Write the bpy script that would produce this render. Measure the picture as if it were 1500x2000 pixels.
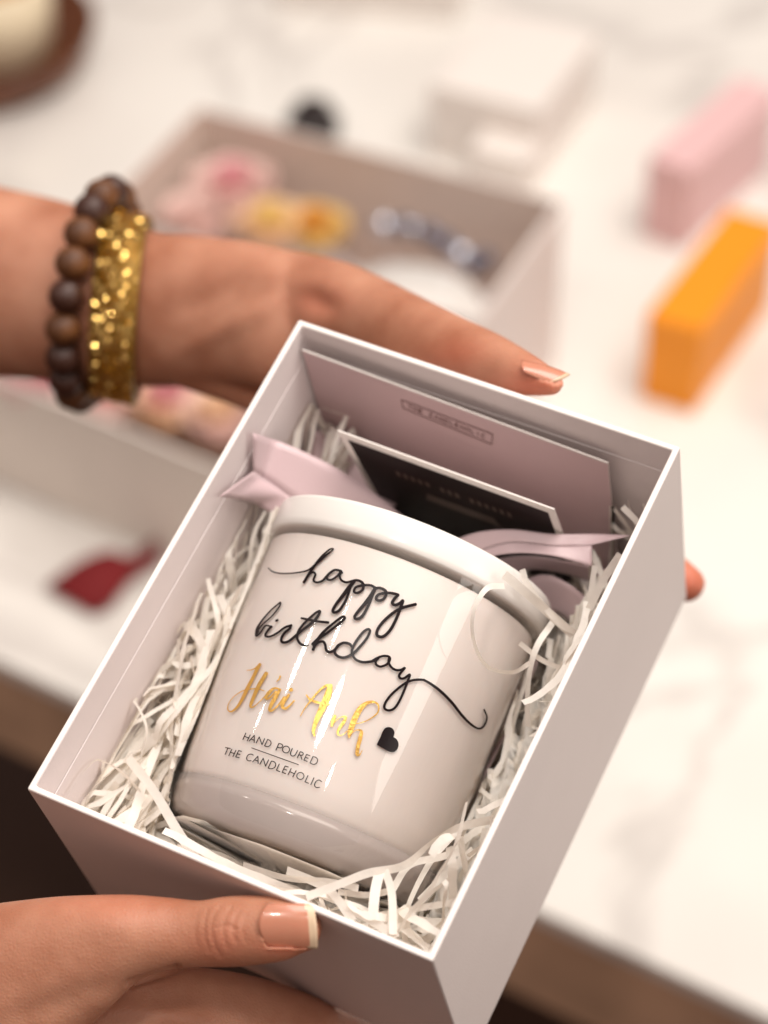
import bpy, bmesh, math, random
import numpy as np
from mathutils import Vector, Matrix
from mathutils.bvhtree import BVHTree
random.seed(7); rng = np.random.default_rng(7)
sc = bpy.context.scene
for o in list(bpy.data.objects): bpy.data.objects.remove(o)
COL = sc.collection
# ------------------------------------------------------------------ camera
FPX = 4582.16                 # focal length in photo pixels (1500 x 2000)
DEP = math.radians(42.0); CAMH = 1.0
KS = CAMH / 0.87                 # sizes of the far things were measured for a 0.87 m camera height
cam_d = bpy.data.cameras.new('camera'); cam = bpy.data.objects.new('camera', cam_d); COL.objects.link(cam)
cam.location = (0, 0, CAMH); cam.rotation_euler = (math.radians(90) - DEP, 0, 0)
cam_d.sensor_fit = 'VERTICAL'; cam_d.sensor_height = 24; cam_d.lens = 24 * FPX / 2000
cam_d.clip_start = 0.02; cam_d.clip_end = 50
cam_d.dof.use_dof = True; cam_d.dof.focus_distance = 0.631
cam_d.dof.aperture_fstop = (cam_d.lens * 1e-3) / 0.0132
sc.camera = cam
sc.view_settings.view_transform = 'Standard'; sc.view_settings.look = 'None'
sc.view_settings.exposure = 0.0; sc.view_settings.gamma = 1
sc.render.film_transparent = False
RC = Matrix.Rotation(math.radians(90) - DEP, 3, 'X') @ Matrix(((1, 0, 0), (0, -1, 0), (0, 0, -1)))
RCn = np.array(RC)
def wdir(v): return RCn @ np.asarray(v, float)
def c2w(p): return RCn @ np.asarray(p, float) + np.array([0, 0, CAMH])
def w2c(p): return RCn.T @ (np.asarray(p, float) - np.array([0, 0, CAMH]))
def cray(px, py): return np.array([(px - 750) / FPX, (py - 1000) / FPX, 1.0])
def C(px, py, z): return cray(px, py) * z
def P(px, py, z): return c2w(C(px, py, z))
def T(px, py, h=0.0):
    h = h * KS; d = wdir(cray(px, py)); return np.array([0, 0, CAMH]) + d * ((h - CAMH) / d[2])
def pix(w):
    c = w2c(w); return np.array([750 + FPX * c[0] / c[2], 1000 + FPX * c[1] / c[2]])
# ------------------------------------------------------------------ the held box's frame
SC = 0.12
RB = np.array([[0.89135389, 0.43415042, -0.13039039], [0.32074048, -0.80729262, -0.49538285], [-0.32033387, 0.39973996, -0.85883303]])
TB = np.array([-0.79061151, 0.6127666, 5.19130771]) * SC
BW, BH, BD = SC, 1.3421 * SC, 0.7423 * SC
def B(x, y, z): return c2w(RB @ np.array([x, y, z]) + TB)          # box coordinates -> world
def w2b(p): return RB.T @ (w2c(p) - TB)
def zplane(px, py, axis, val):                                      # camera depth where the pixel's ray meets box plane axis=val
    r = cray(px, py); n = RB[:, axis]; return (val + n @ TB) / (n @ r)
# ------------------------------------------------------------------ jar frame (camera space)
AX = np.array([0.366, -0.896, 0.25]); AX /= np.linalg.norm(AX)
LJ = 0.0895
JTOP = C(795, 1133, 0.683); JB = JTOP - AX * LJ
JX = np.cross(AX, [0, 0, -1.0]); JX /= np.linalg.norm(JX); JY = np.cross(AX, JX)
if JY[2] > 0: JY = -JY; 
def J(r, a, s): return c2w(JB + AX * s + r * (math.cos(a) * JX + math.sin(a) * JY))
print('jar in box coords', w2b(c2w(JB)), w2b(c2w(JTOP)), 'box', BW, BH, BD)
# ------------------------------------------------------------------ light
world = bpy.data.worlds.new('World'); sc.world = world; world.use_nodes = True
nt = world.node_tree; nt.nodes.clear()
def N(nt, t, **k):
    n = nt.nodes.new(t)
    for a, b in k.items(): setattr(n, a, b)
    return n
wo = N(nt, 'ShaderNodeOutputWorld'); bg = N(nt, 'ShaderNodeBackground'); tc = N(nt, 'ShaderNodeTexCoord')
sp = N(nt, 'ShaderNodeSeparateXYZ'); cr = N(nt, 'ShaderNodeValToRGB'); mr = N(nt, 'ShaderNodeMapRange')
mr.inputs[1].default_value = -1; mr.inputs[2].default_value = 1
nt.links.new(tc.outputs['Generated'], sp.inputs[0]); nt.links.new(sp.outputs[2], mr.inputs[0]); nt.links.new(mr.outputs[0], cr.inputs[0])
cr.color_ramp.elements[0].position = 0.42; cr.color_ramp.elements[0].color = (0.36, 0.165, 0.11, 1)
cr.color_ramp.elements[1].position = 0.75; cr.color_ramp.elements[1].color = (1.0, 0.86, 0.80, 1)
bg.inputs[1].default_value = 0.38
nt.links.new(cr.outputs[0], bg.inputs[0]); nt.links.new(bg.outputs[0], wo.inputs[0])
def area(name, loc, target, size, power, col, shape='DISK', size_y=None):
    l = bpy.data.lights.new(name, 'AREA'); l.shape = shape; l.size = size
    if size_y: l.size_y = size_y
    l.energy = power; l.color = col
    o = bpy.data.objects.new(name, l); COL.objects.link(o); o.location = loc
    o.rotation_euler = (Vector(target) - Vector(loc)).to_track_quat('-Z', 'Y').to_euler(); return o
WARM = (1.0, 0.932, 0.865)
def jar_normal(px, py):
    r = cray(px, py); o = -JB; d = r
    dp = d - AX * (d @ AX); op = o - AX * (o @ AX)
    a = dp @ dp; b = 2 * dp @ op; c = op @ op - 0.0405 ** 2
    t = (-b - math.sqrt(max(b * b - 4 * a * c, 0))) / (2 * a)
    p = d * t; s = (p - JB) @ AX; n = (p - JB) - AX * s; n /= np.linalg.norm(n); n = n - AX * float(np.interp(s, [.0135, .025, .041, .064], [.078, .043, .0167, .003])); return p, n / np.linalg.norm(n)
def mirror_spot(px, py, dist):
    p, n = jar_normal(px, py); v = p / np.linalg.norm(p); r = v - 2 * (v @ n) * n
    return c2w(p) + wdir(r) * dist
ctr = P(700, 1200, .66)
for i, (px, py, s, pw) in enumerate([(640, 1400, .13, 5), (582, 1300, .085, 1.2), (508, 1400, .05, .35), (645, 1513, .05, .8), (657, 1240, .04, .3)]):
    area('ceiling_spot', mirror_spot(px, py, 1.5), ctr, s, pw, WARM)
area('ceiling_panel', (0.7, 1.0, 2.6), (0.1, 0.95, 0.1), 1.7, 70, WARM, 'SQUARE')
pk = mirror_spot(822, 1390, 1.5); print('panel', pk)
area('side_panel', pk, ctr, .62, 5.5, WARM, 'SQUARE')

# ------------------------------------------------------------------ materials
def mat(name, col, rough=.5, metal=0, noise=0.0, nscale=60, bump=0.0, bscale=300, sss=0, sssr=(.01, .004, .002), spec=.5, coat=0, sheen=0, alpha=None, col2=None):
    m = bpy.data.materials.new(name); m.use_nodes = True; t = m.node_tree; p = t.nodes['Principled BSDF']
    p.inputs['Base Color'].default_value = (*col, 1); p.inputs['Roughness'].default_value = rough; p.inputs['Metallic'].default_value = metal
    p.inputs['Specular IOR Level'].default_value = spec; p.inputs['Coat Weight'].default_value = coat
    p.inputs['Sheen Weight'].default_value = sheen
    if sss:
        p.inputs['Subsurface Weight'].default_value = sss; p.inputs['Subsurface Radius'].default_value = sssr; p.inputs['Subsurface Scale'].default_value = 1.0
    tc = N(t, 'ShaderNodeTexCoord')
    if noise or col2:
        nz = N(t, 'ShaderNodeTexNoise'); nz.inputs['Scale'].default_value = nscale; nz.inputs['Detail'].default_value = 5
        rp = N(t, 'ShaderNodeValToRGB'); c2 = col2 or tuple(max(0, c * (1 - noise)) for c in col)
        rp.color_ramp.elements[0].color = (*c2, 1); rp.color_ramp.elements[0].position = .35
        rp.color_ramp.elements[1].color = (*col, 1); rp.color_ramp.elements[1].position = .65
        t.links.new(tc.outputs['Object'], nz.inputs[0]); t.links.new(nz.outputs[0], rp.inputs[0]); t.links.new(rp.outputs[0], p.inputs['Base Color'])
    if bump:
        nb = N(t, 'ShaderNodeTexNoise'); nb.inputs['Scale'].default_value = bscale; nb.inputs['Detail'].default_value = 4
        bp = N(t, 'ShaderNodeBump'); bp.inputs['Strength'].default_value = bump; bp.inputs['Distance'].default_value = .0005
        t.links.new(tc.outputs['Object'], nb.inputs[0]); t.links.new(nb.outputs[0], bp.inputs['Height']); t.links.new(bp.outputs[0], p.inputs['Normal'])
    return m
M = {}
M['box'] = mat('white_board', (.76, .685, .66), .5, noise=.03, nscale=25, bump=.12, bscale=1500)
M['boxrim'] = mat('folded_paper_edge', (.86, .80, .76), .45, bump=.15, bscale=900)
M['boxin'] = mat('inner_paper', (.76, .68, .67), .6, noise=.03, nscale=30, bump=.1, bscale=1200)
M['bouncein'] = mat('bounce_tinted_paper', (.74, .61, .53), .6, noise=.04)  # tan cast is warm bounced light put into the paper's colour
M['beige'] = mat('beige_board', (.84, .75, .67), .55, noise=.04)
M['wax'] = mat('cream_wax', (.735, .69, .66), .45, sss=.3, sssr=(.004, .0025, .002), noise=.03, nscale=40)
M['lid'] = mat('glazed_lid', (.79, .755, .715), .22, spec=.35)
M['ink'] = mat('black_foil', (.008, .003, .004), .3, spec=.22)
M['gold'] = mat('gold_foil', (.80, .47, .12), .32, metal=.85, bump=.5, bscale=900)
M['pinkcard'] = mat('pink_card', (.60, .43, .44), .38, noise=.02)
M['cardedge'] = mat('card_edge', (.86, .80, .76), .6)
M['cardink'] = mat('brown_print', (.16, .07, .06), .5)
M['blackcard'] = mat('black_card', (.010, .003, .003), .5, spec=.15)
M['blackprint'] = mat('faint_print', (.07, .035, .025), .4)
M['ribbon'] = mat('satin_ribbon', (.60, .445, .465), .36, sheen=.3, bump=.25, bscale=1600, spec=.6)
M['ribbon2'] = mat('speckled_ribbon', (.74, .58, .58), .45, noise=.3, nscale=900)
def shred_mat():
    m = mat('paper_shred', (.92, .885, .83), .5, noise=.12, nscale=160, bump=.3, bscale=700)
    t = m.node_tree; p = t.nodes['Principled BSDF']; out = t.nodes['Material Output']
    tr = N(t, 'ShaderNodeBsdfTranslucent'); tr.inputs[0].default_value = (.95, .85, .72, 1); mx = N(t, 'ShaderNodeMixShader'); mx.inputs[0].default_value = .35
    t.links.new(p.outputs[0], mx.inputs[1]); t.links.new(tr.outputs[0], mx.inputs[2]); t.links.new(mx.outputs[0], out.inputs[0]); return m
M['shred'] = shred_mat()
def glass_mat(name, tint, ior=1.45):
    m = bpy.data.materials.new(name); m.use_nodes = True; t = m.node_tree; t.nodes.clear()
    out = N(t, 'ShaderNodeOutputMaterial'); tr = N(t, 'ShaderNodeBsdfTransparent'); gl = N(t, 'ShaderNodeBsdfGlossy'); mx = N(t, 'ShaderNodeMixShader'); ge = N(t, 'ShaderNodeNewGeometry'); dt = N(t, 'ShaderNodeVectorMath', operation='DOT_PRODUCT')
    ab = N(t, 'ShaderNodeMath', operation='ABSOLUTE'); sb = N(t, 'ShaderNodeMath', operation='SUBTRACT'); pw = N(t, 'ShaderNodeMath', operation='POWER'); ma = N(t, 'ShaderNodeMath', operation='MULTIPLY_ADD')
    tr.inputs[0].default_value = (*tint, 1); gl.inputs['Roughness'].default_value = .035; sb.inputs[0].default_value = 1; pw.inputs[1].default_value = 5; ma.inputs[1].default_value = .9; ma.inputs[2].default_value = .045
    t.links.new(ge.outputs['Normal'], dt.inputs[0]); t.links.new(ge.outputs['Incoming'], dt.inputs[1]); t.links.new(dt.outputs['Value'], ab.inputs[0]); t.links.new(ab.outputs[0], sb.inputs[1]); t.links.new(sb.outputs[0], pw.inputs[0]); t.links.new(pw.outputs[0], ma.inputs[0])
    t.links.new(ma.outputs[0], mx.inputs[0]); t.links.new(tr.outputs[0], mx.inputs[1]); t.links.new(gl.outputs[0], mx.inputs[2]); t.links.new(mx.outputs[0], out.inputs[0]); return m
M['glass'] = glass_mat('clear_glass', (.97, .945, .93), 1.5)
m = bpy.data.materials.new('thick_glass'); m.use_nodes = True; p = m.node_tree.nodes['Principled BSDF']
p.inputs['Transmission Weight'].default_value = .58; p.inputs['Roughness'].default_value = .1; p.inputs['IOR'].default_value = 1.45; p.inputs['Base Color'].default_value = (.90, .82, .79, 1)
M['thick'] = m
def skin_mat():
    m = mat('skin', (.60, .27, .16), .46, sss=.25, sssr=(.006, .002, .001), spec=.4)
    t = m.node_tree; p = t.nodes['Principled BSDF']; tc = N(t, 'ShaderNodeTexCoord')
    n1 = N(t, 'ShaderNodeTexNoise'); n1.inputs['Scale'].default_value = 38; n1.inputs['Detail'].default_value = 6
    rp = N(t, 'ShaderNodeValToRGB'); rp.color_ramp.elements[0].position = .3; rp.color_ramp.elements[1].position = .72
    rp.color_ramp.elements[0].color = (.35, .13, .07, 1); rp.color_ramp.elements[1].color = (.57, .28, .18, 1)
    rd = N(t, 'ShaderNodeAttribute'); rd.attribute_name = 'red'; mx = N(t, 'ShaderNodeMix', data_type='RGBA'); mx.inputs[7].default_value = (.60, .17, .10, 1)
    t.links.new(tc.outputs['Object'], n1.inputs[0]); t.links.new(n1.outputs[0], rp.inputs[0]); t.links.new(rp.outputs[0], mx.inputs[6]); t.links.new(rd.outputs['Fac'], mx.inputs[0]); t.links.new(mx.outputs[2], p.inputs['Base Color'])
    v = N(t, 'ShaderNodeTexVoronoi'); v.feature = 'DISTANCE_TO_EDGE'; v.inputs['Scale'].default_value = 900
    n2 = N(t, 'ShaderNodeTexNoise'); n2.inputs['Scale'].default_value = 350; n2.inputs['Detail'].default_value = 6
    ad = N(t, 'ShaderNodeMath', operation='ADD'); b = N(t, 'ShaderNodeBump'); b.inputs['Strength'].default_value = .38; b.inputs['Distance'].default_value = .0004
    t.links.new(tc.outputs['Object'], v.inputs['Vector']); t.links.new(tc.outputs['Object'], n2.inputs[0])
    t.links.new(v.outputs['Distance'], ad.inputs[0]); t.links.new(n2.outputs[0], ad.inputs[1]); t.links.new(ad.outputs[0], b.inputs['Height']); t.links.new(b.outputs[0], p.inputs['Normal'])
    return m
M['skin'] = skin_mat()
M['nail'] = mat('nail', (.56, .225, .14), .25, noise=.08, nscale=120, sss=.2, sssr=(.003, .001, .001), coat=.4)
M['nailtip'] = mat('nail_tip', (.72, .53, .36), .3, noise=.1, nscale=300)
M['bead'] = mat('wood_bead', (.15, .052, .010), .55, col2=(.06, .018, .005), nscale=150, bump=.6, bscale=500)
M['bead2'] = mat('dark_bead', (.045, .013, .006), .45, bump=.6, bscale=500)
M['cord'] = mat('cord', (.05, .02, .01), .8)
M['sequin'] = mat('gold_sequin', (.98, .64, .2), .19, metal=1)
M['goldbase'] = mat('gold_mesh', (.26, .14, .02), .45, metal=.6)
M['table'] = mat('white_tabletop', (.84, .81, .76), .3, col2=(.78, .74, .69), nscale=5, coat=.2)
t = M['table'].node_tree; p = t.nodes['Principled BSDF']; src = p.inputs['Base Color'].links[0].from_socket
vn = N(t, 'ShaderNodeTexNoise'); vn.inputs['Scale'].default_value = 2.6; vn.inputs['Detail'].default_value = 5; vn.inputs['Distortion'].default_value = 1.2
vr = N(t, 'ShaderNodeValToRGB'); e_ = vr.color_ramp.elements; e_[0].position = .455; e_[0].color = (0, 0, 0, 1); e_[1].position = .5; e_[1].color = (.55, .55, .55, 1); e2 = e_.new(.54); e2.color = (0, 0, 0, 1)
vm = N(t, 'ShaderNodeMix', data_type='RGBA'); vm.inputs[7].default_value = (.50, .46, .43, 1); tc = N(t, 'ShaderNodeTexCoord')
t.links.new(tc.outputs['Object'], vn.inputs[0]); t.links.new(vn.outputs[0], vr.inputs[0]); t.links.new(vr.outputs[0], vm.inputs[0]); t.links.new(src, vm.inputs[6]); t.links.new(vm.outputs[2], p.inputs['Base Color'])
M['wood'] = mat('brown_wood', (.72, .46, .30), .5, noise=.35, nscale=14)
M['leg'] = mat('dark_wood', (.03, .014, .008), .6)
M['floor'] = mat('floor', (.10, .045, .025), .6, noise=.3, nscale=4)
M['pinkbox'] = mat('pink_box', (.78, .50, .50), .5, noise=.04)
M['orangebox'] = mat('orange_box', (.90, .30, .004), .5, noise=.05)
M['white'] = mat('white_plain', (.84, .78, .73), .5, noise=.03)
M['cream'] = mat('cream', (.80, .68, .48), .45, noise=.05)
M['amber'] = mat('amber', (.75, .36, .06), .3, noise=.3, nscale=60)
M['bowl'] = mat('bowl_wood', (.16, .045, .012), .35, noise=.4, nscale=30)
M['black'] = mat('black_plastic', (.02, .012, .012), .4)
M['red'] = mat('dark_red_ribbon', (.17, .0, .002), .8, noise=.15)
M['rosepink'] = mat('rose_pink', (.80, .36, .38), .6, noise=.2, nscale=80)
M['rosepale'] = mat('rose_pale', (.85, .60, .54), .6, noise=.1)
M['rosepeach'] = mat('rose_peach', (.88, .60, .40), .6, noise=.1)
M['roseyellow'] = mat('rose_yellow', (.88, .60, .20), .6, noise=.15)
M['roseorange'] = mat('rose_orange', (.80, .33, .03), .6, noise=.2)
M['crystal'] = mat('crystal_bead', (.10, .11, .17), .08, metal=.6, coat=1)
M['crystalglint'] = mat('glint_crystal', (.80, .84, .95), .3, metal=1)  # paler copy of the crystal, paints sparkling glints onto some beads

# ------------------------------------------------------------------ object helpers
WL = {}
def meta(o, label=None, cat=None, group=None, kind=None):
    if label: o['label'] = label
    if cat: o['category'] = cat
    if group: o['group'] = group
    if kind: o['kind'] = kind
    return o
def link(name, data, at, parent):
    o = bpy.data.objects.new(name, data); COL.objects.link(o); at = np.asarray(at, float)
    if parent: o.parent = parent; o.location = at - WL[parent.name]
    else: o.location = at
    WL[o.name] = at; return o
def empty(name, at, **k):
    o = link(name, None, at, None); o.empty_display_size = .01; return meta(o, **k)
def mesh(name, V, F, m, parent=None, smooth=True, at=None, mats=None, midx=None, **k):
    V = np.asarray(V, float)
    if at is None: at = WL[parent.name] if parent else V.mean(0)
    me = bpy.data.meshes.new(name); me.from_pydata((V - at).tolist(), [], [tuple(map(int, f)) for f in F]); me.update()
    for x in (mats or [m]): me.materials.append(x)
    if midx is not None: me.polygons.foreach_set('material_index', midx)
    if smooth: me.polygons.foreach_set('use_smooth', [True] * len(me.polygons))
    bm = bmesh.new(); bm.from_mesh(me); bmesh.ops.recalc_face_normals(bm, faces=bm.faces); bm.to_mesh(me); bm.free()
    o = link(name, me, at, parent); return meta(o, **k)
def bevel(o, w, seg=2):
    b = o.modifiers.new('bevel', 'BEVEL'); b.width = w; b.segments = seg; b.limit_method = 'ANGLE'; b.angle_limit = math.radians(40); return o
class G:                                                    # geometry collector
    def __init__(s): s.V = []; s.F = []
    def add(s, V, F):
        n = len(s.V); s.V += [np.asarray(v, float) for v in V]; s.F += [tuple(i + n for i in f) for f in F]
    def hexa(s, c):                                         # 8 corners: bottom 4, top 4
        s.add(c, [(0, 3, 2, 1), (4, 5, 6, 7), (0, 1, 5, 4), (1, 2, 6, 5), (2, 3, 7, 6), (3, 0, 4, 7)])
    def grid(s, rows, closed=False):
        n = len(rows[0]); V = [p for r in rows for p in r]; F = []
        for i in range(len(rows) - 1):
            for j in range(n if closed else n - 1):
                k = (j + 1) % n; F.append((i * n + j, i * n + k, (i + 1) * n + k, (i + 1) * n + j))
        s.add(V, F)
def lathe(fn, prof, n=96, cap0=True, cap1=True):
    g = G(); rows = [[fn(r, 2 * math.pi * k / n, s) for k in range(n)] for r, s in prof]
    g.grid(rows, True)
    if cap0: g.F.append(tuple(range(n))[::-1])
    if cap1: b = (len(prof) - 1) * n; g.F.append(tuple(range(b, b + n)))
    return g
def cr_spline(pts, per=8):
    p = [np.asarray(q, float) for q in pts]; p = [2 * p[0] - p[1]] + p + [2 * p[-1] - p[-2]]; out = []
    for i in range(1, len(p) - 2):
        for k in range(per):
            t = k / per
            out.append(.5 * (2 * p[i] + (p[i + 1] - p[i - 1]) * t + (2 * p[i - 1] - 5 * p[i] + 4 * p[i + 1] - p[i + 2]) * t * t + (3 * p[i] - p[i - 1] - 3 * p[i + 1] + p[i + 2]) * t ** 3))
    out.append(p[-2]); return out

# ------------------------------------------------------------------ setting: floor and table
mesh('floor', [(-4, -3, -.75), (4, -3, -.75), (4, 5, -.75), (-4, 5, -.75)], [(0, 1, 2, 3)], M['floor'], kind='structure')
e0 = T(0, 1290); e1 = T(1500, 1985); ed = (e1 - e0) / np.linalg.norm(e1 - e0); en = np.array([-ed[1], ed[0], 0])
if en[1] < 0: en = -en
a0 = e0 - ed * .8; a1 = e1 + ed * 1.0
tb = empty('table', a0 * .5 + a1 * .5 + en * .8 + np.array([0, 0, -.75]), label='long white-topped table with a brown wooden edge under the gift boxes', cat='table')
def slab(name, p0, p1, d, z0, z1, m, parent, inset=0):
    q = [p0, p1, p1 + d, p0 + d]; g = G(); g.hexa([np.array([x[0], x[1], z0]) for x in q] + [np.array([x[0], x[1], z1]) for x in q])
    return bevel(mesh(name, g.V, g.F, m, parent, smooth=False), .002)
slab('tabletop', a0, a1, en * 1.7, -.012, 0, M['table'], tb)
slab('apron', a0 + en * .002, a1 + en * .002, en * .03, -.085, -.012, M['wood'], tb)
for s, d in ((.1, .05), (.9, .05), (.1, 1.6), (.9, 1.6)):
    q = a0 + (a1 - a0) * s + en * d; g = G(); h = .03
    c = [q + ed * i * h + en * j * h for i, j in ((-1, -1), (1, -1), (1, 1), (-1, 1))]
    g.hexa([np.array([x[0], x[1], -.75]) for x in c] + [np.array([x[0], x[1], -.012]) for x in c]); mesh('leg', g.V, g.F, M['leg'], tb, smooth=False)

# ------------------------------------------------------------------ gift boxes
def open_box(root, f, w, h, d, th=.0018, band=.013, outer='box', inner='boxin'):
    """f(x,y,z) maps box coordinates (opening at z=0) to the world"""
    g = G()
    def wall(x0, x1, y0, y1, z0, z1, name, m, bev=.0005):
        k = G(); k.hexa([f(x0, y0, z0), f(x1, y0, z0), f(x1, y1, z0), f(x0, y1, z0), f(x0, y0, z1), f(x1, y0, z1), f(x1, y1, z1), f(x0, y1, z1)])
        return bevel(mesh(name, k.V, k.F, m, root, smooth=False), bev, 3)
    # one tray mesh: outer skin, rim, inner skin
    O = [(0, 0), (w, 0), (w, h), (0, h)]; I = [(th, th), (w - th, th), (w - th, h - th), (th, h - th)]
    V = [f(x, y, -d) for x, y in O] + [f(x, y, 0) for x, y in O] + [f(x, y, 0) for x, y in I] + [f(x, y, -d + th) for x, y in I]
    F = [(0, 3, 2, 1)]
    for k in range(4):
        j = (k + 1) % 4; F += [(k, j, 4 + j, 4 + k), (4 + k, 4 + j, 8 + j, 8 + k), (8 + k, 8 + j, 12 + j, 12 + k)]
    F.append((12, 13, 14, 15))
    o = mesh('tray', V, F, M['box'], root, smooth=False, mats=[M[outer], M['boxrim'], M[inner]])
    for p in o.data.polygons:
        vs = set(p.vertices)
        p.material_index = 1 if vs & {4, 5, 6, 7} and vs & {8, 9, 10, 11} else 2 if vs & {12, 13, 14, 15} else 0
    bevel(o, .00055, 3)
    # glued inner liner that starts a little below the rim
    t2 = .0003
    I2 = [(th + t2, th + t2), (w - th - t2, th + t2), (w - th - t2, h - th - t2), (th + t2, h - th - t2)]; I1 = [(th + .0001, th + .0001), (w - th - .0001, th + .0001), (w - th - .0001, h - th - .0001), (th + .0001, h - th - .0001)]
    V = [f(x, y, -band) for x, y in I1] + [f(x, y, -band - .0002) for x, y in I2] + [f(x, y, -d + th + .001) for x, y in I2]
    F = []
    for k in range(4):
        j = (k + 1) % 4; F += [(k, j, 4 + j, 4 + k), (4 + k, 4 + j, 8 + j, 8 + k)]
    mesh('liner', V, F, M[inner], root, smooth=False)
gb = empty('gift_box', B(BW / 2, BH / 2, -BD), label='open white gift box held tilted by two hands, holding the birthday candle jar', cat='gift box', group='white gift boxes')
open_box(gb, B, BW, BH, BD)

# ------------------------------------------------------------------ candle jar
jr = empty('candle_jar', c2w(JB), label='glass candle jar lettered happy birthday lying on shredded paper in the held box', cat='candle', group='candle jars in gift boxes')
gp = [(.031, 0), (.0350, .00024), (.0374, .0016), (.0387, .0042), (.0395, .009), (.0402, .018), (.0408, .032), (.0411, .05), (.0413, LJ - .002)]
g = lathe(J, gp, 420, True, False); glass = mesh('glass', g.V, g.F, M['glass'], jr)
wp = [(.0300, .0098), (.0352, .0101), (.0378, .0112), (.0391, .014), (.0397, .020), (.0402, .032), (.0405, .05), (.0407, LJ - .0050), (.0403, LJ - .0044)]
g = lathe(J, wp, 128); mesh('wax', g.V, g.F, M['wax'], jr)
bp_ = [(.026, .0006), (.0345, .0008), (.0370, .0020), (.0383, .0045), (.0391, .0088), (.0393, .0122), (.0378, .0110), (.0352, .0099), (.026, .0096)]
g = lathe(J, bp_, 128); mesh('glass_base', g.V, g.F, M['thick'], jr)
lp = [(.0395, LJ - .0022), (.0419, LJ - .0022), (.0423, LJ - .0018), (.0424, LJ), (.0424, LJ + .0058), (.0421, LJ + .0067), (.0414, LJ + .0071), (.030, LJ + .0073), (.001, LJ + .0073)]
g = lathe(J, lp, 160); mesh('lid', g.V, g.F, M['lid'], jr)
bv = BVHTree.FromPolygons([Vector(v) for v in lathe(J, gp[2:], 400, False, False).V], lathe(J, gp[2:], 400, False, False).F)
cam0 = Vector((0, 0, CAMH))
def onjar(px, py, off=.0001):
    d = Vector(wdir(cray(px, py))).normalized(); h = bv.ray_cast(cam0, d)
    if h[0] is None: return None
    n = h[1]; n = -n if n.dot(d) > 0 else n
    return np.array(h[0] + n * off)
def stroke_rows(pts, wscale=1.0, per=7):
    s = cr_spline(pts, per); rows = []
    for i, q in enumerate(s):
        a = s[max(i - 1, 0)][:2]; b = s[min(i + 1, len(s) - 1)][:2]; t = b - a; t = t / (np.linalg.norm(t) + 1e-9); n = np.array([-t[1], t[0]]); w = max(q[2], 1.6) * .5 * wscale
        rows.append([q[:2] + n * w, q[:2], q[:2] - n * w])
    # rounded ends
    def cap(row, t):
        c = row[1]; hw = row[0] - c; return [[c + hw * math.cos(a) + t * np.linalg.norm(hw) * math.sin(a), c + t * np.linalg.norm(hw) * math.sin(a) * .5, c - hw * math.cos(a) + t * np.linalg.norm(hw) * math.sin(a)] for a in (.5, 1.0, 1.4)]
    t0 = s[0][:2] - s[1][:2]; t0 = t0 / (np.linalg.norm(t0) + 1e-9); t1 = s[-1][:2] - s[-2][:2]; t1 = t1 / (np.linalg.norm(t1) + 1e-9)
    return cap(rows[0], t0)[::-1] + rows + cap(rows[-1], t1)
def strokes(name, lst, surf, m, parent, per=7, off=.0001, **k):
    g = G()
    for n_, st in enumerate(lst):
        rows = [[surf(q[0], q[1], off + .000004 * (n_ % 7)) for q in r] for r in stroke_rows(st, per=per)]
        rows = [r for r in rows if all(x is not None for x in r)]
        if len(rows) > 1: g.grid(rows)
    return mesh(name, g.V, g.F, m, parent, smooth=True, **k)
def cv(pts, ox, oy, s, w=None): return [(ox + q[0] * s, oy + q[1] * s, (q[2] if len(q) > 2 else w) * s) for q in pts]
S1 = .213333
happy = [cv([(115, 280, 9), (160, 315, 11), (250, 330, 11), (380, 322, 12), (480, 298, 15), (560, 235, 20), (640, 165, 18), (700, 118, 12), (706, 103, 12), (672, 112, 14), (605, 172, 18), (535, 262, 24), (480, 345, 24), (440, 410, 22)], 500, 1050, S1),
    cv([(450, 392), (490, 335), (525, 318), (545, 340), (528, 390), (555, 411), (610, 395), (665, 335), (720, 298), (775, 305), (788, 325)], 500, 1050, S1, 19),
    cv([(775, 305), (720, 300), (665, 340), (652, 378), (690, 388), (745, 352), (780, 312), (768, 355), (785, 393), (830, 411), (880, 398), (905, 392)], 500, 1050, S1, 19),
    cv([(900, 400, 30), (850, 460, 34), (790, 540, 30), (735, 610, 26), (705, 665, 24), (718, 686, 24), (765, 665, 24), (825, 570, 22), (860, 470, 22), (885, 405, 22), (935, 393, 22), (982, 425, 24), (975, 480, 22), (925, 508, 22), (897, 492, 20), (915, 456, 22), (965, 440, 22), (1010, 436, 22), (1055, 440, 22), (1095, 462, 24)], 500, 1050, S1),
    cv([(1090, 470, 32), (1045, 545, 36), (985, 620, 30), (925, 690, 26), (903, 730, 24), (925, 746, 24), (975, 718, 26), (1030, 620, 24), (1068, 525, 24), (1095, 470, 24), (1145, 465, 24), (1192, 500, 26), (1175, 555, 24), (1130, 578, 24), (1100, 560, 24), (1118, 525, 24), (1170, 510, 22), (1230, 508, 24), (1295, 522, 24), (1300, 530, 24)], 500, 1050, S1),
    cv([(1298, 528), (1262, 568), (1248, 600), (1275, 618), (1318, 600), (1345, 578), (1320, 650), (1290, 730), (1240, 830), (1185, 893), (1140, 910), (1106, 888), (1120, 830), (1180, 755), (1270, 680), (1350, 640), (1460, 612)], 500, 1050, S1, 26)]
S2 = 1 / 6
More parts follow.
